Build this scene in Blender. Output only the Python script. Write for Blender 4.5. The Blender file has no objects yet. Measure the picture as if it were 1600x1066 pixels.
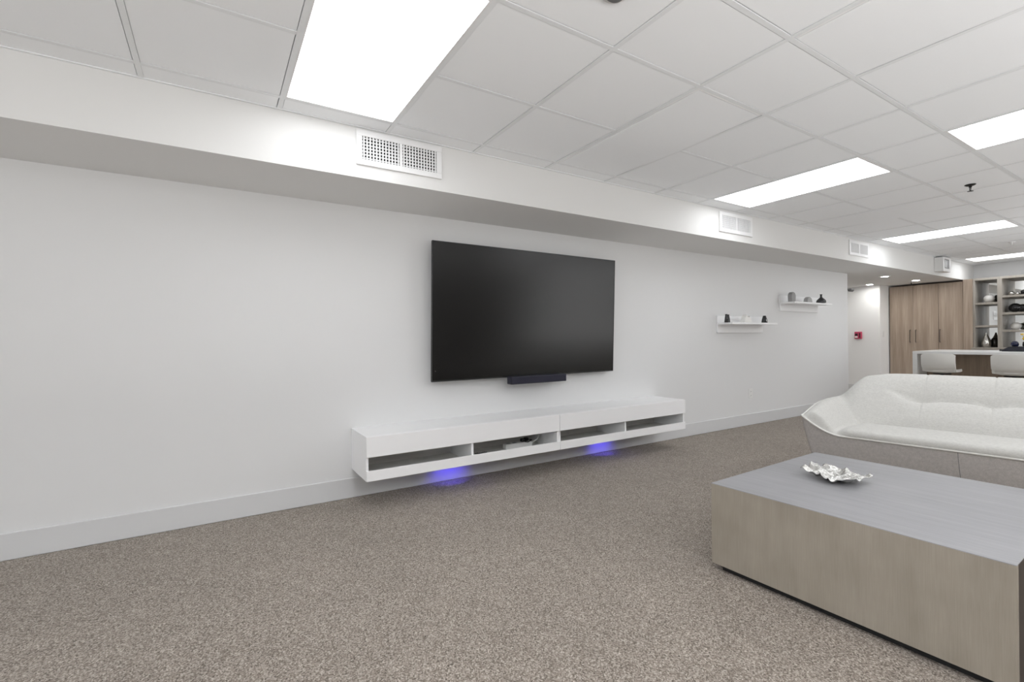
import bpy, bmesh, math, random
from mathutils import Vector, Matrix, noise
random.seed(7)
scn = bpy.context.scene
COL = scn.collection
PI = math.pi

# ------------------------------------------------------------------ camera
F_PX, YAW, PITCH, ROLL = 739.0, 0.5606, -0.002, -0.012
EYE = 1.135
fw = Vector((math.sin(YAW)*math.cos(PITCH), math.cos(YAW)*math.cos(PITCH), math.sin(PITCH)))
r0 = Vector((math.cos(YAW), -math.sin(YAW), 0)); u0 = r0.cross(fw)
rt = r0*math.cos(ROLL) + u0*math.sin(ROLL); up = u0*math.cos(ROLL) - r0*math.sin(ROLL)
cam_data = bpy.data.cameras.new('camera')
cam_data.sensor_fit = 'HORIZONTAL'; cam_data.sensor_width = 36.0
cam_data.lens = F_PX/1600*36.0; cam_data.clip_start = 0.05
cam = bpy.data.objects.new('camera', cam_data); COL.objects.link(cam)
cam.matrix_world = Matrix(((rt.x, up.x, -fw.x, 0), (rt.y, up.y, -fw.y, 0), (rt.z, up.z, -fw.z, EYE), (0, 0, 0, 1)))
scn.camera = cam

# ------------------------------------------------------------------ world, exposure
wd = bpy.data.worlds.new('world'); scn.world = wd; wd.use_nodes = True
wd.node_tree.nodes['Background'].inputs[0].default_value = (1, 1, 1, 1)
wd.node_tree.nodes['Background'].inputs[1].default_value = 0.30
vs = scn.view_settings
scn.display_settings.display_device = 'sRGB'
vs.view_transform = 'Standard'; vs.look = 'None'; vs.gamma = 1.0; vs.exposure = 0.0; vs.use_curve_mapping = False
PANEL = 5.0            # radiance of the ceiling panels
DOWN = 150.0             # radiance of the recessed downlights
CEILING_FILL = 445.0         # strength of the added, unseen fill lights aimed at the ceiling
SIDE_FILL = 50.0         # strength of the added side fill, behind and left of the camera
LED = 3.0

for ux, us_, share in ((.2, 6.4, .67), (8.3, 4.4, .36)):  # unseen area strips added to brighten the ceiling
    up_d = bpy.data.lights.new('ceiling_fill', 'AREA'); up_d.shape = 'RECTANGLE'; up_d.size = us_; up_d.size_y = 1.0; up_d.energy = CEILING_FILL*share
    up_o = bpy.data.objects.new('ceiling_fill', up_d); COL.objects.link(up_o); up_o.location = (ux, -2.2, .75); up_o.rotation_euler = (math.pi, 0, 0)
side_d = bpy.data.lights.new('side_fill', 'AREA'); side_d.shape = 'RECTANGLE'; side_d.size = 4.6; side_d.size_y = 1.9; side_d.energy = SIDE_FILL  # fill light added out of view to brighten the furniture fronts
side_d.color = (.97, 1, 1.03)
side_o = bpy.data.objects.new('side_fill', side_d); COL.objects.link(side_o); side_o.location = (-4.9, .4, 1.25); side_o.rotation_euler = (0, -PI/2, 0); side_o.rotation_euler = (PI/2, 0, -PI/2)

# ------------------------------------------------------------------ dimensions
ZC, ZS = 2.4375, 2.134           # tile ceiling, soffit underside
YW, YS = 3.556, 2.923            # television wall, soffit face
XE = 8.588                       # end of the television wall
XB = 11.5                        # cabinet and shelf fronts
XH = 12.155                      # header wall
T = 0.6096
XMIN, YMIN, XW = -2.7, -3.4, -5.0

# ------------------------------------------------------------------ materials
def new_mat(name):
    m = bpy.data.materials.new(name); m.use_nodes = True
    return m, m.node_tree.nodes, m.node_tree.links, m.node_tree.nodes['Principled BSDF']
def lin(c): return tuple(((v/255)/12.92 if v/255 <= .04045 else ((v/255+.055)/1.055)**2.4) for v in c)
def mat(name, rgb, rough=.5, metal=0.0, bump=0.0, scale=60, var=0.0, spec=None, coat=0.0):
    m, N, L, b = new_mat(name)
    c = (*rgb, 1)
    b.inputs['Base Color'].default_value = c
    b.inputs['Roughness'].default_value = rough; b.inputs['Metallic'].default_value = metal
    if spec is not None: b.inputs['Specular IOR Level'].default_value = spec
    if coat: b.inputs['Coat Weight'].default_value = coat; b.inputs['Coat Roughness'].default_value = .05
    tc = N.new('ShaderNodeTexCoord'); nz = N.new('ShaderNodeTexNoise')
    nz.inputs['Scale'].default_value = scale; nz.inputs['Detail'].default_value = 4
    L.new(tc.outputs['Object'], nz.inputs['Vector'])
    if var:
        mx = N.new('ShaderNodeMix'); mx.data_type = 'RGBA'
        mx.inputs['A'].default_value = (*[v*(1-var) for v in rgb], 1); mx.inputs['B'].default_value = (*[min(1, v*(1+var)) for v in rgb], 1)
        L.new(nz.outputs['Fac'], mx.inputs['Factor']); L.new(mx.outputs['Result'], b.inputs['Base Color'])
    if bump:
        bp = N.new('ShaderNodeBump'); bp.inputs['Strength'].default_value = bump; bp.inputs['Distance'].default_value = .004
        L.new(nz.outputs['Fac'], bp.inputs['Height']); L.new(bp.outputs['Normal'], b.inputs['Normal'])
    return m
def grain(name, stops, scale, rough=.5, fine=None, finefac=.35, bump=.05, blot=None):
    """streaked wood or linen: noise stretched by SCALE (per metre in x, y, z)"""
    m, N, L, b = new_mat(name)
    tc = N.new('ShaderNodeTexCoord'); mp = N.new('ShaderNodeMapping'); mp.inputs['Scale'].default_value = scale
    L.new(tc.outputs['Object'], mp.inputs['Vector'])
    nz = N.new('ShaderNodeTexNoise'); nz.inputs['Scale'].default_value = 1; nz.inputs['Detail'].default_value = 5; nz.inputs['Roughness'].default_value = .6
    L.new(mp.outputs['Vector'], nz.inputs['Vector'])
    fac = nz.outputs['Fac']
    if fine:
        mp2 = N.new('ShaderNodeMapping'); mp2.inputs['Scale'].default_value = fine; L.new(tc.outputs['Object'], mp2.inputs['Vector'])
        n2 = N.new('ShaderNodeTexNoise'); n2.inputs['Scale'].default_value = 1; n2.inputs['Detail'].default_value = 3
        L.new(mp2.outputs['Vector'], n2.inputs['Vector'])
        mx = N.new('ShaderNodeMix'); mx.inputs['Factor'].default_value = finefac
        L.new(fac, mx.inputs['A']); L.new(n2.outputs['Fac'], mx.inputs['B']); fac = mx.outputs['Result']
    if blot:
        n3 = N.new('ShaderNodeTexNoise'); n3.inputs['Scale'].default_value = blot; n3.inputs['Detail'].default_value = 2
        L.new(tc.outputs['Object'], n3.inputs['Vector'])
        mx = N.new('ShaderNodeMix'); mx.inputs['Factor'].default_value = .35
        L.new(fac, mx.inputs['A']); L.new(n3.outputs['Fac'], mx.inputs['B']); fac = mx.outputs['Result']
    rp = N.new('ShaderNodeValToRGB'); e = rp.color_ramp.elements
    while len(e) < len(stops): e.new(.5)
    for k, (p, c) in enumerate(stops): e[k].position = p; e[k].color = (*c, 1)
    L.new(fac, rp.inputs['Fac']); L.new(rp.outputs['Color'], b.inputs['Base Color'])
    b.inputs['Roughness'].default_value = rough
    bp = N.new('ShaderNodeBump'); bp.inputs['Strength'].default_value = bump; bp.inputs['Distance'].default_value = .002
    L.new(fac, bp.inputs['Height']); L.new(bp.outputs['Normal'], b.inputs['Normal'])
    return m
def emit(name, rgb, strength):
    m, N, L, b = new_mat(name)
    b.inputs['Base Color'].default_value = (.8, .8, .8, 1)
    b.inputs['Emission Color'].default_value = (*rgb, 1); b.inputs['Emission Strength'].default_value = strength
    return m
def carpet_mat():
    m, N, L, b = new_mat('carpet')
    tc = N.new('ShaderNodeTexCoord')
    def nz(sc, det, ro=.6):
        n = N.new('ShaderNodeTexNoise'); n.inputs['Scale'].default_value = sc; n.inputs['Detail'].default_value = det; n.inputs['Roughness'].default_value = ro
        L.new(tc.outputs['Object'], n.inputs['Vector']); return n
    a = nz(150, 3, .75); big = nz(1.1, 2); mid = nz(9, 2)
    vo = N.new('ShaderNodeTexVoronoi'); vo.inputs['Scale'].default_value = 210; L.new(tc.outputs['Object'], vo.inputs['Vector'])
    mx = N.new('ShaderNodeMix'); mx.inputs['Factor'].default_value = .42
    L.new(a.outputs['Fac'], mx.inputs['A']); L.new(vo.outputs['Color'], mx.inputs['B'])
    rp = N.new('ShaderNodeValToRGB'); e = rp.color_ramp.elements
    stops = [(.25, (64, 56, 49)), (.42, (130, 120, 110)), (.56, (160, 150, 140)), (.74, (208, 199, 189))]
    while len(e) < len(stops): e.new(.5)
    for k, (p, c) in enumerate(stops): e[k].position = p; e[k].color = (*lin(c), 1)
    L.new(mx.outputs['Result'], rp.inputs['Fac'])
    hs = N.new('ShaderNodeHueSaturation'); hs.inputs['Saturation'].default_value = 1.0
    ad = N.new('ShaderNodeMath'); ad.operation = 'ADD'; L.new(big.outputs['Fac'], ad.inputs[0]); L.new(mid.outputs['Fac'], ad.inputs[1])
    mr = N.new('ShaderNodeMapRange'); mr.inputs['From Min'].default_value = .6; mr.inputs['From Max'].default_value = 1.4
    mr.inputs['To Min'].default_value = .90; mr.inputs['To Max'].default_value = 1.12
    L.new(ad.outputs[0], mr.inputs['Value']); L.new(mr.outputs['Result'], hs.inputs['Value'])
    L.new(rp.outputs['Color'], hs.inputs['Color']); L.new(hs.outputs['Color'], b.inputs['Base Color'])
    b.inputs['Roughness'].default_value = 1; b.inputs['Specular IOR Level'].default_value = .05
    b.inputs['Sheen Weight'].default_value = .15
    bp = N.new('ShaderNodeBump'); bp.inputs['Strength'].default_value = .7; bp.inputs['Distance'].default_value = .006
    L.new(mx.outputs['Result'], bp.inputs['Height']); L.new(bp.outputs['Normal'], b.inputs['Normal'])
    return m

M = {}
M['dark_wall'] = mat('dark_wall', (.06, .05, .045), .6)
M['wall'] = mat('wall_paint', (.77, .773, .772), .75, bump=.02, scale=180)
M['hall'] = mat('hall_paint', (.87, .87, .865), .75, bump=.02, scale=180)
M['soffit'] = mat('soffit_paint', (.77, .768, .755), .75, bump=.02, scale=180)
M['base'] = mat('trim_paint', (.70, .705, .71), .35)
M['tile'] = mat('ceiling_tile', (.93, .945, .96), .9, bump=.06, scale=300, var=.01)
M['grid'] = mat('grid_metal', (.84, .855, .865), .5)
M['strip'] = mat('edge_strip', (.93, .93, .93), .5)
M['plenum'] = mat('plenum_dark', (.05, .05, .05), .9)
M['carpet'] = carpet_mat()
M['panel'] = emit('light_panel', (.98, 1, 1.03), PANEL)
M['down'] = emit('downlight_lens', (1, .98, .95), DOWN)
M['white_lacquer'] = mat('white_lacquer', (.92, .92, .925), .35)
M['white_metal'] = mat('white_metal', (.85, .85, .85), .4)
M['white_plastic'] = mat('white_plastic', (.82, .82, .81), .4)
M['dark'] = mat('dark_void', (.015, .015, .016), .8)
M['black_gloss'] = mat('black_gloss', (.008, .008, .009), .12)
M['black'] = mat('black_matte', (.012, .012, .013), .6)
M['screen'] = mat('screen', (.004, .004, .0036), .24, spec=.5)
M['bezel'] = mat('bezel', (.02, .02, .021), .4)
M['navy'] = mat('navy_plastic', (.014, .014, .028), .5, bump=.2, scale=900)
M['chrome'] = mat('chrome', (.75, .75, .76), .12, 1)
M['nickel'] = mat('bronze_handle', (.16, .13, .11), .4, .7)
M['mirror'] = mat('mirror', (.86, .87, .86), .02, 1)
M['silver'] = mat('silver_leaf', (.66, .655, .635), .27, 1, bump=.6, scale=110)
M['silver_vase'] = mat('silver_glaze', (.62, .61, .58), .22, 1)
M['bronze'] = mat('dark_bronze', (.06, .055, .05), .2, .8)
M['ceramic_white'] = mat('ceramic_white', (.83, .82, .79), .35)
M['ceramic_grey'] = mat('ceramic_grey', (.33, .33, .325), .7, bump=.3, scale=120)
M['ceramic_pale'] = mat('ceramic_pale', (.42, .42, .415), .7, bump=.3, scale=150)
M['ceramic_char'] = mat('ceramic_charcoal', (.035, .036, .038), .22)
M['blue_glaze'] = mat('blue_glaze', (.006, .009, .04), .15)
M['black_cloth'] = mat('black_cloth', (.008, .009, .016), .5)
M['yellow'] = mat('yellow_petal', (.75, .50, .03), .6)
M['green'] = mat('stem_green', (.08, .16, .04), .6)
M['red'] = mat('alarm_red', (.56, .07, .14), .45)
M['quartz'] = mat('quartz', (.72, .72, .71), .3, var=.02, scale=30)
M['leatherette'] = mat('leatherette', (.74, .735, .70), .45, bump=.05, scale=250)
M['brass'] = mat('sprinkler_metal', (.035, .034, .032), .5, .6)
M['sensor'] = mat('sensor_grey', (.16, .16, .16), .5)
M['led'] = emit('blue_led', (.06, .05, 1), 6)
g = lambda *c: lin(c)
M['wood'] = grain('cabinet_wood', [(.28, g(134, 117, 102)), (.5, g(166, 149, 133)), (.72, g(192, 176, 160))], (10, 13, .7), .5, (60, 90, 2.2), .4)
M['shelf_wood'] = grain('shelf_wood', [(.3, g(138, 131, 121)), (.55, g(163, 157, 148)), (.75, g(180, 174, 165))], (9, 9, 1.2), .5, (70, 70, 4), .35)
M['bar_wood'] = grain('bar_wood', [(.3, g(112, 96, 80)), (.55, g(140, 122, 104)), (.75, g(158, 140, 122))], (10, 14, .9), .5, (60, 90, 3), .4)
M['grey_wood'] = grain('grey_backing', [(.3, g(205, 204, 200)), (.5, g(222, 221, 217)), (.75, g(236, 235, 231))], (1.5, 26, 26), .6, (5, 160, 160), .4)
M['table_top'] = grain('table_top_veneer', [(.25, g(134, 134, 136)), (.5, g(151, 151, 154)), (.75, g(166, 166, 169))], (24, 1.8, 24), .42, (190, 6, 190), .45, .03, blot=2.5)
M['table_side'] = grain('table_side_veneer', [(.25, g(138, 130, 118)), (.5, g(153, 145, 133)), (.75, g(168, 160, 148))], (16, 16, 3.0), .5, (280, 280, 9), .45, .03, blot=5.5)
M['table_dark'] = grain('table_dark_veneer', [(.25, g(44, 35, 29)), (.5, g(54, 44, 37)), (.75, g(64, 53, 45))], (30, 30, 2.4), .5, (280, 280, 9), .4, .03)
M['piping'] = mat('piping_cord', lin((226, 225, 220)), .9)
M['linen'] = grain('off_white_linen', [(.25, g(182, 181, 177)), (.5, g(203, 202, 198)), (.75, g(218, 217, 213))], (45, 45, 300), .95, (320, 90, 330), .5, .25)
M['grey_linen'] = grain('grey_linen', [(.25, g(158, 153, 149)), (.5, g(177, 172, 168)), (.75, g(196, 191, 187))], (60, 60, 60), .95, (420, 420, 140), .5, .25)

# ------------------------------------------------------------------ mesh helpers
class MB:
    def __init__(s): s.bm = bmesh.new()
    def box(s, x0, x1, y0, y1, z0, z1, bevel=0, seg=1):
        r = bmesh.ops.create_cube(s.bm, size=1)
        for v in r['verts']:
            v.co = Vector((x0+(v.co.x+.5)*(x1-x0), y0+(v.co.y+.5)*(y1-y0), z0+(v.co.z+.5)*(z1-z0)))
        if bevel:
            ed = {e for v in r['verts'] for e in v.link_edges}
            bmesh.ops.bevel(s.bm, geom=list(ed), offset=bevel, segments=seg, affect='EDGES', profile=.5)
        return s
    def lathe(s, prof, c=(0, 0, 0), n=24, axis='z', sx=1, sy=1):
        rings = []
        for r, h in prof:
            ring = []
            for k in range(n):
                a = 2*PI*k/n; p = (r*math.cos(a)*sx, r*math.sin(a)*sy, h)
                if axis == 'x': p = (p[2], p[0], p[1])
                if axis == 'y': p = (p[0], p[2], p[1])
                ring.append(s.bm.verts.new((c[0]+p[0], c[1]+p[1], c[2]+p[2])))
            rings.append(ring)
        for a, b in zip(rings, rings[1:]):
            for k in range(n): s.bm.faces.new((a[k], a[(k+1) % n], b[(k+1) % n], b[k]))
        s.bm.faces.new(rings[0][::-1]); s.bm.faces.new(rings[-1])
        return s
    def tube(s, pts, r, n=8, closed=False):
        pts = [Vector(p) for p in pts]; rings = []; m = len(pts)
        for i, p in enumerate(pts):
            if closed: d = pts[(i+1) % m]-pts[i-1]
            else: d = pts[min(i+1, m-1)]-pts[max(i-1, 0)]
            d.normalize(); a = Vector((0, 0, 1)) if abs(d.z) < .9 else Vector((1, 0, 0))
            e1 = d.cross(a).normalized(); e2 = d.cross(e1)
            rings.append([s.bm.verts.new(p+r*(math.cos(2*PI*k/n)*e1+math.sin(2*PI*k/n)*e2)) for k in range(n)])
        for i in range(m if closed else m-1):
            a, b = rings[i], rings[(i+1) % m]
            for k in range(n): s.bm.faces.new((a[k], a[(k+1) % n], b[(k+1) % n], b[k]))
        if not closed: s.bm.faces.new(rings[0][::-1]); s.bm.faces.new(rings[-1])
        return s
    def grid(s, rows, closed=False):
        vs_ = [[s.bm.verts.new(p) for p in r] for r in rows]
        for a, b in zip(vs_, vs_[1:]):
            m = len(a)
            for k in range(m if closed else m-1): s.bm.faces.new((a[k], a[(k+1) % m], b[(k+1) % m], b[k]))
        return vs_
    def prism(s, poly, axis, a, b):
        """polygon POLY (2-D) swept from A to B along AXIS"""
        def P(p, t): return {'x': (t, p[0], p[1]), 'y': (p[0], t, p[1]), 'z': (p[0], p[1], t)}[axis]
        A = [s.bm.verts.new(P(p, a)) for p in poly]; B = [s.bm.verts.new(P(p, b)) for p in poly]
        s.bm.faces.new(A); s.bm.faces.new(B[::-1]); n = len(poly)
        for k in range(n): s.bm.faces.new((A[k], B[k], B[(k+1) % n], A[(k+1) % n]))
        return s
    def mesh(s, name, m, smooth=False):
        bmesh.ops.recalc_face_normals(s.bm, faces=s.bm.faces[:])
        me = bpy.data.meshes.new(name); s.bm.to_mesh(me); s.bm.free()
        if smooth:
            for p in me.polygons: p.use_smooth = True
        me.materials.append(m); return me
    def build(s, name, m, parent=None, smooth=False, loc=None):
        o = bpy.data.objects.new(name, s.mesh(name, m, smooth)); COL.objects.link(o)
        if parent is not None: o.parent = parent
        if loc is not None: o.location = loc
        return o
def auto(o, ang=35):
    """smooth faces, sharp where the surface turns by more than ANG"""
    me = o.data; bm = bmesh.new(); bm.from_mesh(me)
    for f in bm.faces: f.smooth = True
    for e in bm.edges:
        if len(e.link_faces) == 2 and e.calc_face_angle(0) > math.radians(ang): e.smooth = False
    bm.to_mesh(me); bm.free(); return o
def tag(o, label, cat, group=None, kind=None):
    if label: o['label'] = label
    if cat: o['category'] = cat
    if group: o['group'] = group
    if kind: o['kind'] = kind
    return o
def thing(name, label, cat, loc=(0, 0, 0), rz=0, group=None):
    o = bpy.data.objects.new(name, None); COL.objects.link(o); o.empty_display_size = .1
    o.location = loc; o.rotation_euler = (0, 0, rz)
    return tag(o, label, cat, group)
def dup(o, loc, label, rz=None, parent=None):
    c = o.copy(); COL.objects.link(c)
    if parent is None:
        c.location = loc
        if rz is not None: c.rotation_euler = (0, 0, rz)
        c['label'] = label
    else: c.parent = parent
    for ch in list(o.children): dup(ch, None, None, None, c)
    return c
def struct(o, label=None): o['kind'] = 'structure'; return o
def sstep(x): x = max(0., min(1., x)); return x*x*(3-2*x)
def interp(tab, x):
    if x <= tab[0][0]: return tab[0][1]
    for (a, p), (b, q) in zip(tab, tab[1:]):
        if x <= b: return p+(q-p)*(x-a)/(b-a)
    return tab[-1][1]

# ------------------------------------------------------------------ room shell
struct(MB().box(XW, 13.6, YMIN, 6.2, -.1, 0).build('floor', M['carpet']))
struct(MB().box(XW-.15, XE, YW, 6.2, 0, ZC+.3).build('wall_left', M['wall']))
struct(MB().box(XW-.15, XW, YMIN, YW, 0, ZC+.3).build('wall_near', M['wall']))
struct(MB().box(XW-.15, 7.4, YMIN-.15, YMIN, 0, ZC+.3).build('wall_right', M['dark_wall']))  # unseen wall stretch, made dark to shape the television's reflection
struct(MB().box(7.4, 13.7, YMIN-.15, YMIN, 0, ZC+.3).build('wall_right', M['wall']))
struct(MB().box(XW, XMIN, YMIN, YS, ZC+.004, ZC+.1).build('ceiling_end', M['tile']))
struct(MB().box(XH, XH+.15, YMIN, 4.06, 0, ZC+.3).build('wall_far', M['wall']))
struct(MB().box(11.10, XH+.15, 4.035, 6.2, 0, ZC+.3).build('wall_hall', M['hall']))
struct(MB().box(XE, 11.3, 6.0, 6.2, 0, ZC+.3).build('wall_end', M['wall']))
struct(MB().box(XW, XH, YS, YW, ZS, ZC+.2).build('trim_1', M['soffit']))       # long soffit over the television wall
struct(MB().box(XE, XH, YW, 6.1, ZS, ZC+.2).build('ceiling_hall', M['soffit']))
def baseboard(name, x0, x1, y0, y1, h=.1455):
    return struct(MB().box(x0, x1, y0, y1, 0, h, .004).build(name, M['base']))
baseboard('baseboard_left', XW, XE+.014, YW-.015, YW)
baseboard('baseboard_hall', 11.085, 11.10, 4.02, 6.0)
baseboard('baseboard_return', 11.085, XB, 4.02, 4.035)
baseboard('baseboard_corner', XE, XE+.014, YW, 6.0)

# ------------------------------------------------------------------ suspended ceiling
ceiling = struct(MB().box(XMIN, XH, YMIN, YS, ZC+.035, ZC+.1).build('ceiling', M['plenum']))
X0 = .3178
XL = [X0+i*T for i in range(-5, 17)] + [10.39, 10.965, 11.535, XH]
XL = [XMIN] + XL
YL = [YS, 2.7758, 2.1662, 1.5566, 1.101, .4914, -.1182, -.7278, -1.3374, -1.947, -2.5566, YMIN]
def ci(i): return i+6 if i < 17 else i+6          # index in XL of grid line i (line 0 is where the first panel starts)
BIG = {}                                         # cells (column, first row) two rows deep: 'light' or 'tile'
for c in (ci(0), ci(6), ci(12)): BIG[(c, 1)] = 'light'
BIG[(XL.index(10.965), 1)] = 'light'
for c in (ci(6), ci(12)): BIG[(c, 4)] = 'light'
BIG[(ci(0), 4)] = 'light'; BIG[(XL.index(10.965), 4)] = 'light'
BIG[(ci(3), 1)] = 'tile'; BIG[(ci(3), 4)] = 'tile'; BIG[(ci(9), 1)] = 'tile'
covered = set()
for (c, r) in BIG: covered |= {(c, r), (c, r+1)}
HB = .012
cache = {}
def tile_mesh(w, d):
    k = (round(w, 4), round(d, 4))
    if k not in cache: cache[k] = MB().box(-w/2, w/2, -d/2, d/2, 0, .014, .0012).mesh('ceiling_tile', M['tile'])
    return cache[k]
def sag_tile(x0, x1, y0, y1, sag, tilt):
    mb = MB(); n, q = 8, 14; rows = []
    def S(u, v): return ZC+.0035-sag*math.sin(PI*v)**1.3*math.sin(PI*(.12+.70*u))-.35*sag*u*math.exp(-((v-.52)/.13)**2)
    top = []
    for j in range(q+1):
        v = j/q; rows.append([(x0+(x1-x0)*i/n, y0+(y1-y0)*v, S(i/n, v)) for i in range(n+1)])
    mb.grid(rows)
    mb.grid([[(p[0], p[1], p[2]+.012) for p in r] for r in rows])
    for edge in ([r[0] for r in rows], [r[-1] for r in rows], rows[0], rows[-1]):
        mb.grid([edge, [(p[0], p[1], p[2]+.012) for p in edge]])
    bmesh.ops.remove_doubles(mb.bm, verts=mb.bm.verts[:], dist=1e-5)
    return mb.build('ceiling_tile', M['tile'], ceiling, smooth=False)
lights = []
for c in range(len(XL)-1):
    for r in range(len(YL)-1):
        x0, x1 = XL[c]+HB, XL[c+1]-HB; y1, y0 = YL[r]-(HB if r else .002), YL[r+1]+HB
        if x1-x0 < .03: continue
        if (c, r) in BIG:
            y0 = YL[r+2]+HB
            if BIG[(c, r)] == 'light': lights.append((c, r, x0, x1, y0, y1)); continue
            t = sag_tile(x0+.015, x1-.010, y0+.015, y1-.003, {(ci(3), 1): .014, (ci(3), 4): .006}.get((c, r), .014), .0)
            for q in ((x0+.0015, x0+.0125, y0+.0015, y1-.003), (x0+.0128, x1-.010, y0+.0015, y0+.0125)): MB().box(*q, ZC+.003, ZC+.014, .0006).build('edge_strip', M['strip'], ceiling)
            auto(t, 40); t['label'] = 'double-length tile that sags out of the grid'
            continue
        if (c, r) in covered: continue
        o = bpy.data.objects.new('ceiling_tile', tile_mesh(x1-x0-.004, y1-y0-.004)); COL.objects.link(o); o.parent = ceiling
        o.location = ((x0+x1)/2-.001+random.uniform(-.001, .001), (y0+y1)/2-.001+random.uniform(-.001, .001), ZC+.004)
for x in XL[1:-1]:
    MB().box(x-HB, x+HB, YMIN, YS, ZC+.0016, ZC+.030, .0006).build('grid_bar', M['grid'], ceiling)
for r in range(1, len(YL)-1):
    y = YL[r]; run = None
    for c in range(len(XL)):
        skip = c == len(XL)-1 or ((c, r) in covered and (c, r-1) in covered and any(b in BIG for b in [(c, r-1)]))
        if not skip and run is None: run = XL[c]
        if skip and run is not None:
            MB().box(run+HB, XL[c]-HB if c < len(XL)-1 else XL[c], y-HB, y+HB, ZC+.002, ZC+.028, .0006).build('grid_bar', M['grid'], ceiling); run = None
MB().box(XMIN, XH, YS-.014, YS-.0005, ZC-.001, ZC+.02).build('edge_trim', M['grid'], ceiling)

LAB = {(0, 1): 'large glowing ceiling panel directly above the first wall vent, largest of the lit panels',
       (6, 1): 'lit ceiling panel meeting the soffit above the second wall vent',
       (12, 1): 'lit ceiling panel meeting the soffit just past the third, farthest wall vent',
       (17, 1): 'farthest lit ceiling panel, close to the back wall above the shelving',
       (6, 4): 'lit ceiling panel away from the soffit, cut by the right edge of the photo',
       (0, 4): 'lit ceiling panel overhead, beyond the top edge of the photo',
       (17, 4): 'lit ceiling panel beyond the right edge, close to the back wall',
       (12, 4): 'lit ceiling panel beyond the right edge of the photo'}
for (c, r, x0, x1, y0, y1) in lights:
    i = c-6 if c-6 <= 16 else 17
    t = thing('ceiling_light', LAB[(i, r)], 'ceiling light', ((x0+x1)/2, (y0+y1)/2, ZC), 0, 'recessed ceiling light panels')
    w, d = (x1-x0)/2, (y1-y0)/2
    mb = MB()
    for b in ((-w, w, d-.012, d), (-w, w, -d, -d+.012), (-w, -w+.008, -d+.012, d-.012), (w-.008, w, -d+.012, d-.012)): mb.box(*b, .001, .03)
    mb.build('frame', M['white_metal'], t)
    MB().box(-w+.008, w-.008, -d+.012, d-.012, .006, .012).build('diffuser', M['panel'], t)

# recessed downlights in the hall ceiling
def downlight(x, y, label):
    t = thing('downlight', label, 'ceiling light', (x, y, ZS), 0, 'recessed downlights in the hall')
    MB().lathe([(.052, -.001), (.052, -.007), (.078, -.005), (.078, 0), (.052, 0)], n=28).build('trim_ring', M['white_metal'], t, True)
    MB().lathe([(.052, -.004), (.052, -.001)], n=28).build('lens', M['down'], t)
downlight(9.586, 3.41, 'round recessed downlight, middle of the three beyond the wall end')
downlight(10.79, 3.37, 'round recessed downlight nearest the tall wood cabinets')
downlight(9.75, 4.75, 'added round downlight deeper in the hall, hidden behind the wall end')  # out of view, added to brighten the hall wall
downlight(10.35, 5.30, 'added round downlight farthest into the hall, hidden from view')  # second unseen lamp added for the hall wall
downlight(10.80, 4.09, 'round recessed downlight nearest the white hall wall')

# ------------------------------------------------------------------ vents on the soffit
def vent(x0, x1, z0, z1, label):
    w, h = x1-x0, z1-z0
    t = thing('air_vent', label, 'vent', (x0, YS, z0), 0, 'air vents along the soffit')
    b = .036; mb = MB()
    for q in ((0, w, 0, b), (0, w, h-b, h), (0, b, b, h-b), (w-b, w, b, h-b)):
        mb.box(q[0], q[1], -.014, -.0006, q[2], q[3], .002)
    mb.build('frame', M['white_metal'], t)
    MB().box(b, w-b, -.0018, -.0006, b, h-b).build('backing', M['dark'], t)
    c = w/2
    MB().box(c-.009, c+.009, -.013, -.002, b, h-b).build('mullion', M['white_metal'], t)
    for (a, e, n) in ((b, c-.009, 12), (c+.009, w-b, 12)):
        mb = MB(); p = (e-a)/n
        for k in range(n): mb.box(a+p*(k+.5)-.0040, a+p*(k+.5)+.0040, -.0125, -.0062, b, h-b)
        for k in range(7):
            z = b+(h-2*b)*(k+.5)/7; mb.box(a, e, -.0060, -.0030, z-.003, z+.003)
        o = mb.build('louver_bank', M['white_metal'], t); o['kind'] = 'stuff'
vent(.735, 1.292, 2.212, 2.424, 'white wall vent with dark slots below the largest lit panel')
vent(4.312, 4.88, 2.206, 2.412, 'white louvred wall vent in the middle of the soffit, past the television')
vent(7.106, 7.675, 2.212, 2.41, 'white louvred wall vent farthest along the soffit, before the sign box')

# sign box on the soffit
t = thing('sign_box', 'white box with framed face mounted on the soffit near the wood cabinets', 'sign', (10.14, YS, 2.185))
MB().box(0, .34, -.11, -.0006, 0, .235, .006).build('housing', M['white_plastic'], t)
mb = MB()
for q in ((.0, .34, 0, .05), (.0, .34, .205, .235), (0, .06, .05, .205), (.28, .34, .05, .205)): mb.box(q[0], q[1], -.118, -.1105, q[2], q[3], .002)
mb.build('face_frame', M['white_metal'], t)
MB().box(.06, .28, -.113, -.1105, .05, .205).build('face_panel', mat('sign_panel', (.16, .16, .16), .4), t)
MB().box(.10, .135, -.116, -.1132, .07, .195).build('sign_bar', M['white_metal'], t)

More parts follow.
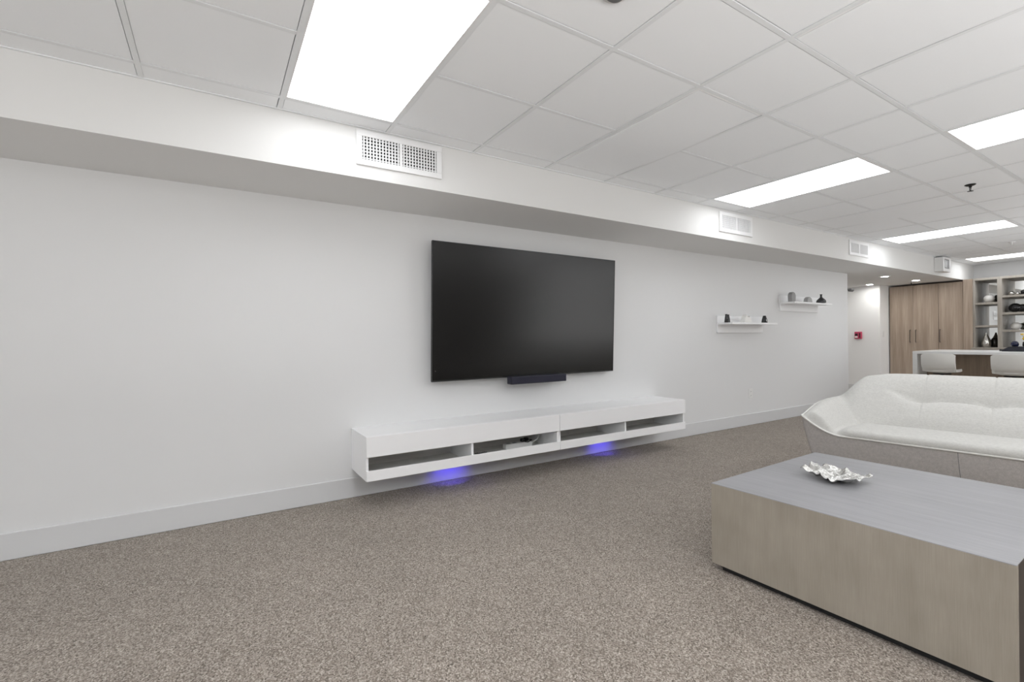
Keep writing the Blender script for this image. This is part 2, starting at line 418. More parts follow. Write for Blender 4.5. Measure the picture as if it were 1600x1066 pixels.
# ------------------------------------------------------------------ ceiling fittings
def sprinkler(x, y, m, label, cup):
    t = thing('sprinkler', label, 'sprinkler', (x, y, ZC+.003))
    MB().lathe([(.038, 0), (.038, -.003), (.026, -.010), (.014, -.012)], n=20).build('escutcheon', cup, t, True)
    MB().lathe([(.011, -.011), (.011, -.022), (.007, -.026)], n=12).build('body', m, t)
    for s in (-1, 1):
        MB().tube([(s*.009, 0, -.022), (s*.017, 0, -.034), (s*.013, 0, -.048), (s*.002, 0, -.056)], .0032, 6).build('frame_arm', m, t)
    mb = MB(); mb.lathe([(.008, -.055), (.008, -.057)], n=12)
    for k in range(10):
        a = 2*PI*k/10
        mb.prism([(math.cos(a-.22)*.006, math.sin(a-.22)*.006), (math.cos(a-.2)*.021, math.sin(a-.2)*.021), (math.cos(a+.2)*.021, math.sin(a+.2)*.021), (math.cos(a+.22)*.006, math.sin(a+.22)*.006)], 'z', -.0575, -.056)
    mb.build('deflector', m, t)
sprinkler(5.585, 1.36, M['brass'], 'dark metal sprinkler head hanging from a ceiling tile', M['brass'])
sprinkler(9.56, 1.90, M['white_metal'], 'white sprinkler head hanging from the ceiling tiles far back', M['white_metal'])
sprinkler(11.05, 3.52, M['brass'], 'small dark sprinkler head in the hall ceiling by the wood cabinets', M['white_metal'])
bpy.data.objects['sprinkler.002'].location.z = ZS
t = thing('ceiling_sensor', 'round white ceiling sensor with grey centre at the top edge', 'sensor', (1.29, 1.29, ZC+.004))
MB().lathe([(.058, 0), (.058, -.006), (.050, -.013), (.040, -.013)], n=32).build('ring', M['white_plastic'], t, True)
MB().lathe([(.040, -.004), (.039, -.016), (.028, -.026), (.012, -.029)], n=32).build('dome', M['sensor'], t, True)

# ------------------------------------------------------------------ television and sound bar
TW, TH = 1.949, 1.099
t = thing('television', 'large flat black television mounted on the white wall', 'television', (2.397, 3.44, 1.363), .013)
scr = bpy.data.objects
def tv_part(mb, name, m, **k):
    o = mb.build(name, m, t, **k); o.rotation_euler = (.042, 0, 0); return o
tv_part(MB().box(-TW/2+.006, TW/2-.006, -.001, .004, -TH/2+.010, TH/2-.006), 'screen', M['screen'])
mb = MB()
for q in ((-TW/2, TW/2, -TH/2, -TH/2+.010), (-TW/2, TW/2, TH/2-.006, TH/2), (-TW/2, -TW/2+.006, -TH/2+.010, TH/2-.006), (TW/2-.006, TW/2, -TH/2+.010, TH/2-.006)):
    mb.box(q[0], q[1], -.003, .008, q[2], q[3], .001)
tv_part(mb, 'bezel', M['bezel'])
tv_part(MB().box(-TW/2+.002, TW/2-.002, .0085, .022, -TH/2+.002, TH/2-.002, .003), 'back_cover', M['bezel'])
tv_part(MB().box(-.55, .55, .0225, .048, -.45, .25, .008), 'rear_housing', M['black'])
MB().box(-.30, .30, .068, .108, -.14, .16, .004).build('wall_bracket', M['black'], t)
MB().tube([(-TW/2+.030, -.008+.022, -TH/2+.085), (-TW/2+.030, -.009+.022, -TH/2+.0853)], .003, 8).build('status_mark', mat('status_grey', (.2, .2, .2), .4), t)

t = thing('sound_bar', 'short dark navy sound bar under the television', 'speaker', (2.41, 3.42, .757))
MB().box(-.296, .296, -.036, .036, 0, .066, .006, 2).build('body', M['navy'], t)
MB().box(-.288, .288, -.0385, -.0365, .006, .060).build('grille', mat('grille_navy', (.018, .018, .036), .75, bump=.5, scale=1500), t)
for s in (-1, 1): MB().box(s*.17-.03, s*.17+.03, .037, .125, .010, .050, .003).build('bracket', M['black'], t)
MB().tube([(.13+.24*k/12, .025+.02*math.sin(k), .004-.028*math.sin(PI*k/12)**.8) for k in range(13)], .0022, 6).build('cable', M['white_plastic'], t)

# ------------------------------------------------------------------ floating media consoles
YF, CD, CZ0, CZ1 = 3.170, .386, .207, .505
def console(x0, x1, label, mirror=False):
    w = x1-x0
    t = thing('media_console', label, 'cabinet', (x0, YF, CZ0), 0, 'wall-hung media consoles under the television')
    h = CZ1-CZ0; m = M['white_lacquer']; k = .018
    MB().box(0, w, 0, CD, h-k, h, .0015).build('top', m, t)
    for a in (0, w-k): MB().box(a, a+k, .0005, CD, 0, h-k-.0003, .0012).build('side_panel', m, t)
    MB().box(k, w-k, .022, CD, 0, .014).build('bottom_panel', M['grey_wood'], t)
    MB().box(k, w-k, CD-.010, CD-.001, .015, h-k-.001).build('back_panel', M['grey_wood'], t)
    MB().box(k, w-k, .022, CD-.011, h-.135, h-.122).build('inner_shelf', m, t)
    MB().box(.001, w-.001, -.0165, .0, .163-.003, h-.0015, .0015).build('drawer_front', m, t)
    MB().box(.001, w-.001, -.0165, .0, .001, .070, .0015).build('bottom_rail', m, t)
    d = .792 if not mirror else .780
    MB().box(d-.009, d+.009, .0005, CD-.011, .015, .1615).build('divider', m, t)
    return t
C1 = console(.836, 2.444, 'left white wall-hung media console with open slot holding a power strip')
C2 = console(2.446, 4.062, 'right white wall-hung media console with empty open slot', True)
def led(x, label):
    t = thing('led_puck', label, 'lamp', (x, 3.38, CZ0), 0, 'blue lights under the media consoles')
    MB().lathe([(.030, -.0005), (.030, -.008), (.024, -.011)], n=20).build('housing', M['black'], t)
    MB().lathe([(.022, -.011), (.022, -.0125)], n=20).build('lens', M['led'], t)
    ld = bpy.data.lights.new('led_light', 'SPOT'); ld.energy = LED; ld.color = (.09, .06, 1); ld.shadow_soft_size = .02
    ld.spot_size = math.radians(105); ld.spot_blend = .8
    lo = bpy.data.objects.new('led_light', ld); COL.objects.link(lo); lo.parent = t; lo.location = (0, 0, -.018); lo.rotation_euler = (math.radians(52), 0, 0)
led(1.60, 'blue light glowing beneath the left media console')
led(3.25, 'blue light glowing beneath the right media console')
t = thing('power_strip', 'white power strip with cables inside the left console slot', 'power strip', (2.07, 3.39, CZ0+.0145))
MB().box(-.03, .235, -.028, .028, .0, .042, .006, 2).build('body', M['white_plastic'], t)
for x in (.01, .07): MB().box(x-.016, x+.016, -.016, .016, .0425, .0445).build('socket', mat('socket_face', (.35, .35, .35), .5), t)
for x, y in ((.150, -.004), (.195, .008)):
    MB().box(x-.017, x+.017, y-.016, y+.016, .0425, .070, .004).build('plug', M['black'], t)
MB().tube([(.195, -.0085, .056), (.215, -.05, .058), (.17, -.055, .046), (.145, -.045, .051)], .0045, 6).build('plug_cord', M['black'], t)
MB().tube([(.235, 0, .024), (.262, -.012, .034), (.292, -.018, .048), (.312, -.012, .074), (.322, 0, .105), (.324, .01, .1295)], .007, 8).build('cable', M['white_plastic'], t)
tag(MB().tube([(-.05+.008*k, .008*math.sin(k*.8), .004+.003*(k % 2)) for k in range(14)], .0036, 6).build('loose_cord', M['black'], None, False, (1.80, 3.36, CZ0+.0165)), 'thin black cord lying on the left console slot floor', 'cord')

# ------------------------------------------------------------------ floating shelves with vases
def wall_shelf(x0, x1, z0, z1, zs, y_front, label):
    t = thing('wall_shelf', label, 'shelf', (x0, YW, z0), 0, 'white floating wall shelves')
    w = x1-x0
    MB().box(0, w, -.018, -.0004, 0, z1-z0, .0015).build('back_plate', M['white_lacquer'], t)
    MB().box(0, w, y_front-YW, -.0185, zs-z0-.011, zs-z0+.011, .0015).build('shelf_board', M['white_lacquer'], t)
    return zs+.011
Z1 = wall_shelf(5.175, 6.150, 1.195, 1.402, 1.304, 3.345, 'lower white floating wall shelf, nearer the television')
Z2 = wall_shelf(6.575, 7.605, 1.492, 1.708, 1.598, 3.345, 'higher white floating wall shelf, nearer the wall end')
def vase(name, x, y, z, prof, m, label, group, sx=1, sy=1, n=28):
    o = MB().lathe(prof, n=n, sx=sx, sy=sy).build(name, m, None, False, (x, y, z+.0006)); auto(o, 40)
    return tag(o, label, 'vase' if 'vase' in name or 'bottle' in name else 'ornament', group)
gs = 'ornaments on the floating shelves'
def twin_vase(x, label, h, gap):
    t = thing('twin_vase', label, 'vase', (x, 3.42, Z1+.0006), 0, gs)
    for s in (-1, 1):
        hh = h if s < 0 else h*.96
        MB().lathe([(.021, 0), (.023, .004), (.019, hh*.45), (.013, hh*.85), (.0135, hh), (.009, hh), (.009, hh-.01)], (s*.018, 0, 0), 20).build('neck', M['black_gloss'], t, True)
    MB().box(-.024, .024, -.021, .021, .0005, h*.42, .009, 2).build('body', M['black_gloss'], t)
    return t
twin_vase(5.190, 'black gloss twin-necked vase at the near end of the lower shelf', .098, .0)
t = thing('tapered_vase', 'black gloss tapered vase with a hole, far end of the lower shelf', 'vase', (5.98, 3.42, Z1+.0006), 0, gs)
mb = MB(); n = 28
rows = []
for k, (r, h) in enumerate([(.041, 0), (.044, .006), (.041, .03), (.033, .058), (.023, .086), (.020, .093), (.015, .093), (.013, .08)]):
    rows.append([(r*math.cos(2*PI*i/n), r*.75*math.sin(2*PI*i/n), h) for i in range(n)])
g_ = mb.grid(rows, True); mb.bm.faces.new(g_[0][::-1]); mb.bm.faces.new(g_[-1]); mb.build('body', M['black_gloss'], t, True)
MB().lathe([(.016, 0), (.013, .004), (.010, .004)], (-.010, -.036, .034), 18, 'y').build('hole_rim', M['chrome'], t, True)
t = thing('sculpture', 'small white two-peaked sculpture in the middle of the lower shelf', 'ornament', (5.57, 3.42, Z1+.0006), 0, gs)
mb = MB()
mb.prism([(-.075, 0), (.08, 0), (.082, .03), (.055, .055), (.05, .09), (.028, .062), (.005, .066), (-.028, .105), (-.04, .07), (-.066, .05)], 'y', -.028, .028)
bmesh.ops.bevel(mb.bm, geom=mb.bm.edges[:], offset=.006, segments=2, affect='EDGES'); mb.build('figure', M['ceramic_white'], t)
MB().box(-.085, .09, -.034, .034, .0002, .008, .002).build('plinth', M['ceramic_white'], t)
def arch(name, x, w, h, d, m, label):
    mb = MB(); P = []; r = w/2; hh = max(0, h-r*.95)
    P = [(-r, 0), (r, 0), (r, hh)] + [(r*math.cos(PI*k/14), hh+(h-hh)*math.sin(PI*k/14)) for k in range(1, 14)] + [(-r, hh)]
    mb.prism(P, 'y', -d/2, d/2)
    bmesh.ops.bevel(mb.bm, geom=mb.bm.edges[:], offset=.006, segments=2, affect='EDGES')
    o = mb.build(name, m, None, False, (x, 3.42, Z2+.0006)); auto(o, 40); return tag(o, label, 'ornament', gs)
arch('arch_ornament', 6.645, .100, .132, .055, M['ceramic_grey'], 'tall grey arch-shaped ornament on the higher shelf')
arch('dome_ornament', 7.07, .135, .082, .055, M['ceramic_pale'], 'low pale grey dome ornament in the middle of the higher shelf')
vase('bottle_vase', 7.40, 3.40, Z2, [(.045, 0), (.060, .010), (.063, .025), (.055, .048), (.032, .070), (.015, .086), (.012, .115), (.017, .130), (.009, .131)], M['ceramic_char'], 'dark thin-necked bottle vase at the far end of the higher shelf', gs)

# outlet, alarm, switch
def plate(name, loc, label, cat, w=.072, h=.116, axis='y', m='white_plastic'):
    t = thing(name, label, cat, loc)
    if axis == 'x': t.rotation_euler = (0, 0, -PI/2)
    MB().box(-w/2, w/2, -.006, -.0005, -h/2, h/2, .002).build('cover_plate', M[m], t)
    return t
t = plate('wall_outlet', (5.875, YW, .405), 'white wall outlet low on the wall beneath the lower shelf', 'outlet', .085, .122)
for s in (-1, 1):
    a = MB().box(-.017, .017, -.009, -.0065, s*.027-.015, s*.027+.015, .001).build('socket', M['white_plastic'], t)
    mb = MB()
    for q in (-1, 1): mb.box(q*.007-.0012, q*.007+.0012, -.0096, -.0092, s*.027-.004, s*.027+.007)
    mb.build('slot', M['black'], a)
t = plate('light_switch', (11.25, 4.035, 1.165), 'white light switch on the narrow return beside the wood cabinets', 'switch', .075, .12)
MB().box(-.016, .016, -.010, -.0065, -.033, .033, .001).build('rocker', M['white_plastic'], t)
t = thing('fire_alarm', 'small red fire alarm pull box on the white hall wall', 'alarm', (11.10, 4.40, 1.148), -PI/2)
MB().box(-.062, .062, -.045, -.0005, -.072, .072, .006).build('housing', M['red'], t)
MB().box(-.050, -.004, -.056, -.0455, -.050, -.020, .003).build('pull_handle', M['ceramic_white'], t)
MB().box(-.048, -.002, -.0475, -.0455, -.010, .034).build('label_plate', M['black'], t)
MB().box(.020, .046, -.0475, -.0455, -.050, .045).build('label_strip', mat('alarm_dark', (.10, .01, .02), .5), t)
t = thing('wall_fixture', 'small grey bracketed fixture high on the corner where the television wall ends', 'fixture', (XE, 3.60, 1.885))
MB().box(.0005, .012, -.03, .03, -.03, .03, .003).build('base', M['sensor'], t)
MB().tube([(.012, 0, 0), (.08, 0, .012), (.17, 0, .010)], .009, 8).build('arm', M['sensor'], t)
MB().lathe([(.020, .165), (.026, .175), (.026, .27), (.018, .285)], (0, 0, 0), 16, 'x').build('head', M['sensor'], t, True)

# ------------------------------------------------------------------ tall cabinets, filler, shelving, back counter
def tall_cabinet(y0, y1, doors, label):
    w = y1-y0
    t = thing('tall_cabinet', label, 'cabinet', (XB, y0, 0), 0, 'tall wood cabinets on the back wall')
    MB().box(.022, .60, .001, w-.001, .0, 2.105, .002).build('body', M['wood'], t)
    for (a, b, hy) in doors:
        d = MB().box(0, .020, a+.0007, b-.0007, .10, 2.100, .0006).build('door', M['wood'], t)
        hd = MB().tube([(-.002, hy, 1.0), (-.035, hy, 1.0), (-.035, hy, 1.235), (-.002, hy, 1.235)], .0075, 8).build('handle', M['nickel'], d)
    MB().box(.03, .05, .01, w-.01, .0005, .098).build('toe_kick', M['black'], t)
tall_cabinet(3.26, 4.018, [(.38, .757, .425), (.001, .378, .335)], 'tall greige wood cabinet with two doors next to the return wall')
tall_cabinet(2.912, 3.258, [(.001, .345, .325)], 'narrow tall wood cabinet with one door beside the shelving')
tag(MB().box(XB-.012, XB+.62, 2.785, 2.910, 0, ZS-.002, .002).build('filler_column', M['wood']), 'vertical wood end panel between the cabinets and the shelving', 'panel')

SY0, SY1 = .95, 2.782
t = thing('shelving_unit', 'grey wood open shelving unit with mirrored back', 'shelf', (XB, 0, 0))
sw = M['shelf_wood']; ZB = .905
posts = [(SY1-.028, SY1), (2.412, 2.470), (1.66, 1.715), (SY0, SY0+.03)]
for a, b in posts: MB().box(0, .42, a, b, ZB, 2.092, .001).build('upright', sw, t)
MB().box(-.002, .42, SY0, SY1, 2.0925, ZS-.002, .001).build('top_rail', sw, t)
bays = [(2.4705, SY1-.0285, (1.680, 1.277)), (1.7155, 2.4115, (1.785, 1.490, 1.191)), (SY0+.0305, 1.6595, (1.68, 1.277))]
for a, b, zs in bays:
    for z in zs: MB().box(.001, .405, a, b, z-.018, z+.018, .001).build('shelf', sw, t)
    MB().box(.406, .414, a, b, ZB, 2.092).build('mirror_back', M['mirror'], t)
MB().box(.4205, .43, SY0, SY1, ZB, ZS-.002).build('back_panel', sw, t)
t = thing('back_counter', 'back counter base under the open shelving', 'cabinet', (XB-.10, SY0, 0))
MB().box(.02, .74, 0, SY1-SY0, 0, .866, .002).build('body', M['wood'], t)
MB().box(-.01, .74, 0, SY1-SY0, .867, ZB-.001, .002).build('countertop', M['shelf_wood'], t)
for k in range(3):
    w = (SY1-SY0)/3
    d = MB().box(0, .0195, w*k+.003, w*(k+1)-.003, .10, .86, .0015).build('door', M['wood'], t)
    MB().tube([(-.001, w*(k+1)-.05, .65), (-.03, w*(k+1)-.05, .65), (-.03, w*(k+1)-.05, .85), (-.001, w*(k+1)-.05, .85)], .006, 8).build('handle', M['nickel'], d)

gd = 'ornaments on the open shelving'
def ball(r, k=.92): return [(r*math.sin(PI*j/16)+.0005, r*k*(1-math.cos(PI*j/16))) for j in range(1, 16)]
vase('sphere_vase', 11.66, 2.608, 1.698, ball(.070, 1), M['ceramic_white'], 'round white vase on the top shelf of the narrow bay', gd)
vase('goblet_vase', 11.81, 2.535, 1.698, [(.02, 0), (.026, .02), (.032, .06), (.036, .10), (.03, .13), (.018, .135)], M['bronze'], 'dark metallic vase beside the round white one', gd)
tear = [(.05, 0), (.062, .01), (.072, .05), (.07, .095), (.05, .16), (.026, .215), (.014, .25), (.012, .268), (.006, .268)]
vase('teardrop_vase', 11.62, 2.640, ZB, [(r*.94, h*.98) for r, h in tear], M['silver_vase'], 'silver teardrop vase at the foot of the narrow bay', gd)
o = vase('slant_vase', 11.75, 2.560, ZB, [(.044, 0), (.055, .01), (.065, .055), (.062, .10), (.044, .145), (.028, .165), (.020, .16)], M['bronze'], 'dark bronze round vase beside the silver teardrop vase', gd)
t = thing('shell_ornament', 'silver shell-like ornament on the top shelf of the wide bay', 'ornament', (11.66, 2.30, 1.804), 0, gd)
for k, (y, r, s) in enumerate(((.03, .045, .9), (-.045, .032, .9))):
    MB().lathe([(r*.5, 0), (r, r*.5), (r*.9, r*1.1), (r*.4, r*1.5), (.003, r*1.55)], (0, y, 0), 16).build('shell', M['silver_vase'], t, True)
vase('pebble_vase', 11.66, 2.168, 1.803, ball(.052, .85), M['black_gloss'], 'black rounded ornament beside the silver shells', gd)
t = thing('boulder_ornament', 'long black rounded ornament on the second shelf of the wide bay', 'ornament', (11.66, 2.25, 1.509), 0, gd)
MB().lathe([(r, h) for r, h in ball(.082, .95)], (0, .035, 0), 24).build('head', M['black_gloss'], t, True)
MB().lathe([(.04, -.20), (.062, -.15), (.068, -.05), (.06, .0)], (0, .0, .068), 20, 'y').build('body', M['black_gloss'], t, True)
vase('round_vase', 11.66, 2.275, 1.2095, ball(.066, .95), M['ceramic_white'], 'round white vase on the lower shelf of the wide bay', gd)
t = thing('spiked_ornament', 'dark grey spiked ornament beside the round white vase', 'ornament', (11.70, 2.17, 1.2095), 0, gd)
MB().lathe([(.03, 0), (.028, .03), (.012, .05)], n=14).build('base', M['bronze'], t, True)
for a in range(5):
    MB().tube([(0, 0, .045), (.03*math.cos(a*1.26), .045*math.sin(a*1.26), .10)], .008, 6).build('spike', M['bronze'], t)

# ------------------------------------------------------------------ bar, stools, things on the bar
BX0, BX1, BY0, BY1, BZ = 8.10, 9.12, -.30, 2.575, .917
t = thing('bar_counter', 'white waterfall bar counter with wood panel in front of the shelving', 'counter', (BX0, BY0, 0))
L_ = BY1-BY0; D_ = BX1-BX0
MB().box(0, D_, 0, L_, BZ-.036, BZ, .002).build('countertop', M['quartz'], t)
for a in (0, L_-.050): MB().box(0, D_, a, a+.050, 0, BZ-.0365, .002).build('end_panel', M['quartz'], t)
for k in range(3):
    w = (L_-.102)/3; MB().box(.34, .36, .051+w*k+.001, .051+w*(k+1)-.001, .0, BZ-.037, .001).build('front_panel', M['bar_wood'], t)
MB().box(.361, D_-.02, .051, L_-.051, .0, BZ-.037).build('core', M['bar_wood'], t)
def stool(y, label, first=None):
    if first: return dup(first, (7.80, y, 0), label)
    t = thing('bar_stool', label, 'stool', (7.80, y, 0), 0, 'white bar stools along the bar')
    hw = .168; n = 20
    # bent shell: back at -x, seat towards +x ; profile in (x, z)
    prof = [(-.010, .895), (-.014, .84), (-.010, .78), (.004, .725), (.03, .69), (.07, .672), (.13, .666), (.22, .665), (.31, .668), (.36, .674)]
    mb = MB()
    def ring(off):
        rows = []
        for k, (x, z) in enumerate(prof):
            row = []
            for i in range(n+1):
                s = -1+2*i/n; y_ = s*hw*(1-.10*max(0, (k-6)/3)**2)
                cx = .045*s*s if k < 5 else .0
                cz = .018*s*s*(1 if k >= 4 else 0) - (.022*abs(s)**8 if k == 0 else 0)
                row.append((x+cx+off*(1 if k < 4 else .5), y_, z+cz-off*(0 if k < 4 else .9)))
            rows.append(row)
        return rows
    A, B = ring(0), ring(.028)
    mb.grid(A); mb.grid(B)
    for pa, pb in ((A[0], B[0]), (A[-1], B[-1]), ([r[0] for r in A], [r[0] for r in B]), ([r[-1] for r in A], [r[-1] for r in B])): mb.grid([pa, pb])
    bmesh.ops.remove_doubles(mb.bm, verts=mb.bm.verts[:], dist=1e-5)
    auto(mb.build('seat_shell', M['leatherette'], t), 50)
    MB().lathe([(.09, .628), (.09, .638), (.03, .64)], (.19, 0, 0), 20).build('seat_plate', M['black'], t)
    MB().lathe([(.028, .02), (.028, .35), (.018, .352), (.018, .63)], (.19, 0, 0), 18).build('column', M['chrome'], t, True)
    MB().lathe([(.20, 0), (.20, .008), (.06, .022), (.03, .03)], (.19, 0, 0), 30).build('base', M['chrome'], t)
    MB().tube([(.19+.14*math.cos(a), .14*math.sin(a), .26) for a in [PI+2*PI*k/24*.75+.8-.8 for k in range(25)]], .009, 8).build('footrest', M['chrome'], t)
    return t
S1 = stool(2.235, 'white low-backed bar stool nearest the end of the bar')
S2 = stool(1.577, 'second white low-backed bar stool from the bar end', S1)
t = thing('serving_box', 'low black slope-sided container standing on the bar', 'container', (8.50, 1.50, BZ+.0005))
mb = MB(); mb.prism([(-.30, 0), (.275, 0), (.265, .02), (.20, .062), (-.24, .062), (-.30, .03)], 'x', -.12, .12)
bmesh.ops.bevel(mb.bm, geom=mb.bm.edges[:], offset=.008, segments=2, affect='EDGES'); mb.build('body', M['black_cloth'], t)
MB().lathe([(.012, -.018), (.012, .018)], (-.0, .291, .014), 12, 'y').build('latch', M['black'], t)
t = thing('blue_pot', 'dark blue rounded pot on the black container', 'pot', (8.50, 1.672, BZ+.063))
MB().lathe([(.024, 0), (.034, .008), (.038, .028), (.034, .046), (.026, .054)], n=24).build('body', M['blue_glaze'], t, True)
MB().lathe([(.027, .0545), (.022, .062), (.008, .067)], n=20).build('lid', M['blue_glaze'], t, True)
t = thing('flower_bunch', 'bunch of yellow flowers on the black container', 'flowers', (8.50, 1.578, BZ+.063))
MB().lathe([(.022, 0), (.03, .01), (.026, .05), (.02, .06)], n=16).build('pot', M['brass'], t, True)
for k in range(12):
    a = k*2.4; r = .010+.012*(k % 3); z = .075+.013*(k % 6)
    x_, y_ = r*math.cos(a), r*math.sin(a)
    MB().tube([(x_*.3, y_*.3, .055), (x_, y_, z)], .0015, 5).build('stem', M['green'], t)
    MB().lathe([(.003, 0), (.012, .004), (.016, .012), (.011, .018), (.004, .02)], (x_, y_, z), 10).build('flower', M['yellow'], t, True)

# ------------------------------------------------------------------ coffee table and dish
TZ, W_, DD = .423, 1.064, 1.04
a = .025
t = thing('coffee_table', 'large square grey veneer block coffee table on a black plinth', 'table', (2.053, 1.449, 0), a)
# local axes: x towards the sofa, -y towards the photographer's right
MB().box(0, W_, -DD, 0, TZ-.003, TZ, .0008).build('top', M['table_top'], t)
zb = .034; zt = TZ-.0031
MB().box(0, .022, -DD, 0, zb, zt, .0008).build('side_panel', M['table_side'], t)
MB().box(W_-.022, W_, -DD, 0, zb, zt, .0008).build('side_panel', M['table_side'], t)
MB().box(.0225, W_-.0225, -.022, 0, zb, zt, .0008).build('side_panel', M['table_side'], t)
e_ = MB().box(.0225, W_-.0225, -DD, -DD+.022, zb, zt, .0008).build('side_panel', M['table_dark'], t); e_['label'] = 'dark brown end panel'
MB().box(.024, W_-.024, -DD+.024, -.024, zb+.02, zb+.03).build('underside', M['black'], t)
MB().box(.035, W_-.035, -DD+.035, -.035, 0, zb+.0195).build('plinth', M['black'], t)

def dish():
    n = 44; mb = MB()
    def P(i, j, off):
        a, b = -1+2*i/n, -1+2*j/n
        r = (abs(a)**2.2+abs(b)**2.2)**.5
        x = .104*a*(1-.10*b*b)+.010*math.sin(4*b); y = .120*b*(1-.10*a*a)+.008*math.sin(5*a+1)
        z = .018+.013*max(abs(a)**2.4, abs(b)**2.0)+.014*max(0, b)**2*(1-.5*a*a)
        z += .013*r*math.sin(6.6*a+.9*math.sin(3*b)+.4)*(.35+.65*max(0, b))*(1-.4*a*a)+.006*abs(a)*math.sin(6.5*b+1.5)
        q = noise.noise(Vector((x*20, y*26, 1.7))); q2 = noise.noise(Vector((x*44+9, y*40, 5.2)))
        z += .027*(.5-abs(q))*min(1, r+.35)-.008+.008*(.4-abs(q2))*min(1, r+.2)
        return (x, y, max(z, .0068)+off)
    A = mb.grid([[P(i, j, 0) for j in range(n+1)] for i in range(n+1)])
    B = mb.grid([[P(i, j, -.003) for j in range(n+1)] for i in range(n+1)])
    for pa, pb in ((A[0], B[0]), (A[-1], B[-1]), ([r[0] for r in A], [r[0] for r in B]), ([r[-1] for r in A], [r[-1] for r in B])):
        for k in range(n): mb.bm.faces.new((pa[k], pa[k+1], pb[k+1], pb[k]))
    t = thing('silver_dish', 'crumpled square silver dish on the coffee table', 'dish', (2.605, 1.137, TZ+.0004), -.16)
    mb.build('bowl', M['silver'], t, True)
    MB().lathe([(.045, 0), (.05, .003), (.035, .0064)], n=20).build('foot', M['black'], t)
dish()

# ------------------------------------------------------------------ sofa
SA = math.radians(6.4)
UL, UR, VB = -.065, 2.215, .985
SEAMS = (.52, .89, 1.26, 1.63)
BACK = [(.40, .36), (.46, .42), (.49, .475), (.51, .54), (.54, .595), (.575, .634), (.605, .651), (.632, .648), (.647, .632), (.657, .632), (.666, .690), (.69, .74), (.72, .787), (.76, .820), (.80, .834), (.84, .828), (.89, .79), (.93, .72), (.96, .63), (.985, .53)]
FLAT = [(.40, .36), (.46, .42), (.49, .47), (.53, .545), (.58, .625), (.63, .695), (.68, .752), (.72, .79), (.76, .818), (.80, .832), (.84, .826), (.89, .79), (.93, .72), (.96, .63), (.985, .53)]
def smax(p, q, k=.03):
    h = max(k-abs(p-q), 0)/k
    return max(p, q)+h*h*k*.25
def sofa_z(u, v):
    m = min(u, 2.15-u); s = max(0., min(1., (m-UL)/.24))
    zp = .42+.121*(1-s)**1.6
    seat = .43+.048*(1-math.exp(-v/.03))-.018*(v/.5)**2 + .006*math.sin(PI*max(0, min(1, (m-.1)/2)))
    q_ = 1-max(0., min(1., (m-.125)/.13)); seat -= .075*(1-math.sqrt(max(0, 1-q_*q_)))
    ze = .541+.058*sstep(v/.62)
    s2 = max(0., min(1., (m-UL)/.29))
    arm = ze+.046*math.sin(PI*min(1, s2*1.15))**.6*(1-s2)-(ze-.40)*sstep((s2-.18)/.82) if 0 < s2 < 1 else (ze if s2 <= 0 else .40)
    wc = sstep((m-.27)/.22)
    tuft = sum(math.exp(-((u-q)/.075)**2) for q in SEAMS)
    scal = sum(math.exp(-((u-q)/.11)**2) for q in SEAMS)
    dv = .014*scal*wc*math.exp(-((v-.62)/.06)**2)
    b0 = interp(BACK, v-dv); b1 = interp(FLAT, v)
    b = b0*wc+b1*(1-wc)
    b -= .030*tuft*wc*math.exp(-((v-.640)/.035)**2)
    k = .44+.56*(.75*sstep((m+.075)/.22)+.25*sstep((m+.075)/.42))
    b = .42+(b-.42)*k if b > .42 else b
    z = smax(smax(seat, arm, .010), b, .014)
    z -= .022*math.exp(-((v-.480)/.010)**2)*sstep((m-.2)/.1)
    groove = sum(math.exp(-((u-q)/.005)**2) for q in SEAMS)
    if v > .50: z -= .0055*groove*wc*(1-math.exp(-((v-.645)/.03)**2))
    f = sstep(v/.05)
    return zp*(1-f)+z*f
def sofa_pt(u, v, z): return (u, v, z)
us = set()
k = UL
while k < UR+1e-6: us.add(round(k, 4)); k += .015
us.add(UR)
for q in SEAMS:
    for d in (-.012, -.007, -.0035, 0, .0035, .007, .012): us.add(round(q+d, 4))
us = sorted(us)
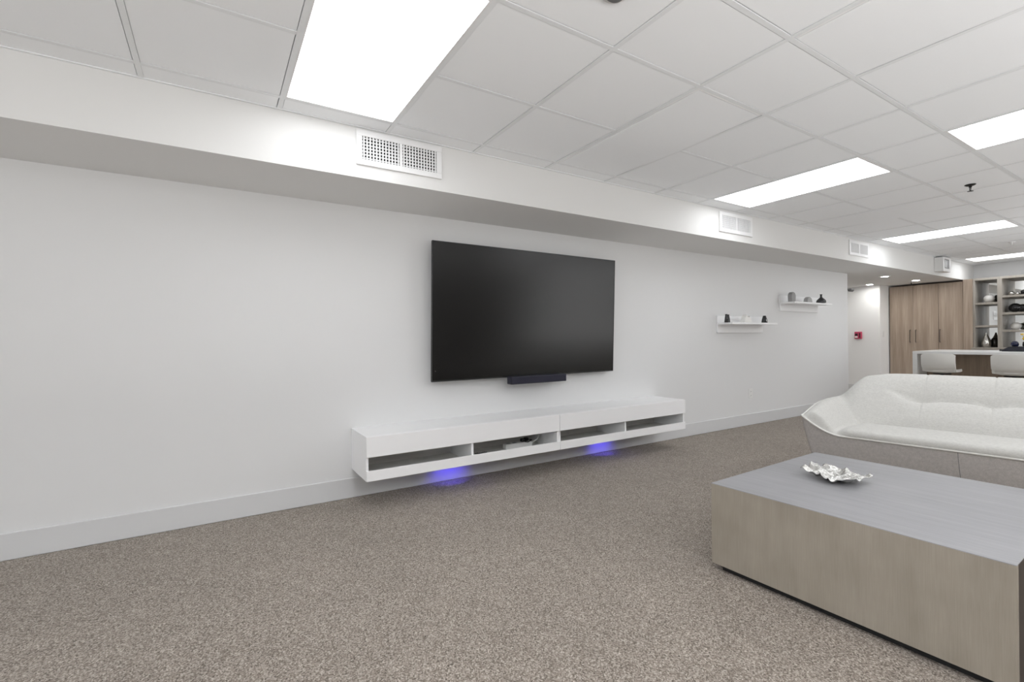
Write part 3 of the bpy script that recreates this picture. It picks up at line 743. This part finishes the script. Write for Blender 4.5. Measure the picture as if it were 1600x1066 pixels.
vsx = [0, .004, .009, .015, .022, .03, .04, .05, .065, .08] + [.1+.02*k for k in range(18)] + [.46+.0065*k for k in range(40)] + [.725+.02*k for k in range(13)] + [VB]
vsx = sorted(set(round(x, 4) for x in vsx if x <= VB))
# local frame: u along the width (to the photographer's right), v to the back
sofa = thing('sofa', 'off-white tufted sofa with grey base facing the coffee table', 'sofa', (3.755, 1.80, 0))
def W3(u, v, z): return (u*math.sin(SA)+v*math.cos(SA), -u*math.cos(SA)+v*math.sin(SA), z)
def bulge(u, v):
    """plan offset: the shell swells outwards a little at its ends"""
    m = min(u, 2.15-u); e = math.exp(-((m-UL)/.12)**2)*math.sin(PI*max(0, min(1, v/.985)))*.045
    return u-e if u < 1 else u+e
mb = MB()
def swell(u, v):
    """the seat front and arm fronts bulge forward over the piping"""
    m = min(u, 2.15-u)
    return v-(.030*sstep((m-.14)/.1)+.012)*math.sin(PI*max(0, min(1, v/.08)))*sstep((m-UL)/.05)
mb.grid([[W3(bulge(u, v), swell(u, v), sofa_z(u, v)) for u in us] for v in vsx])
mb.build('upholstery', M['linen'], sofa, True)
loop = [(u, 0.) for u in us] + [(UR, v) for v in vsx[1:]] + [(u, VB) for u in us[::-1][1:]] + [(UL, v) for v in vsx[::-1][1:-1]]
def shell_pt(u, v, t):
    z0 = sofa_z(u, v); uu = bulge(u, v); q = t**1.35
    x = 1.075+(uu-1.075)*(1-.115*q); y = .49+(v-.49)*(1-.13*q)
    return W3(x, y, z0*(1-t)+.0*t)
mb = MB(); mb.grid([[shell_pt(u, v, t_) for (u, v) in loop] for t_ in [0, .08, .16, .25, .35, .45, .55, .65, .75, .85, .93, .97, 1]], True)
mb.build('base', M['grey_linen'], sofa, True)
MB().tube([Vector(W3(bulge(u, v), v, sofa_z(u, v)))+Vector((-.004 if v == 0 else 0, 0, 0)) for (u, v) in loop[::2]], .0068, 8, True).build('piping', M['piping'], sofa, True)
for q in (.80, 1.36):
    MB().tube([Vector(shell_pt(q, 0, t_))+Vector((-.0003, 0, 0)) for t_ in [k/12 for k in range(13)]], .0016, 6).build('base_seam', M['sensor'], sofa)
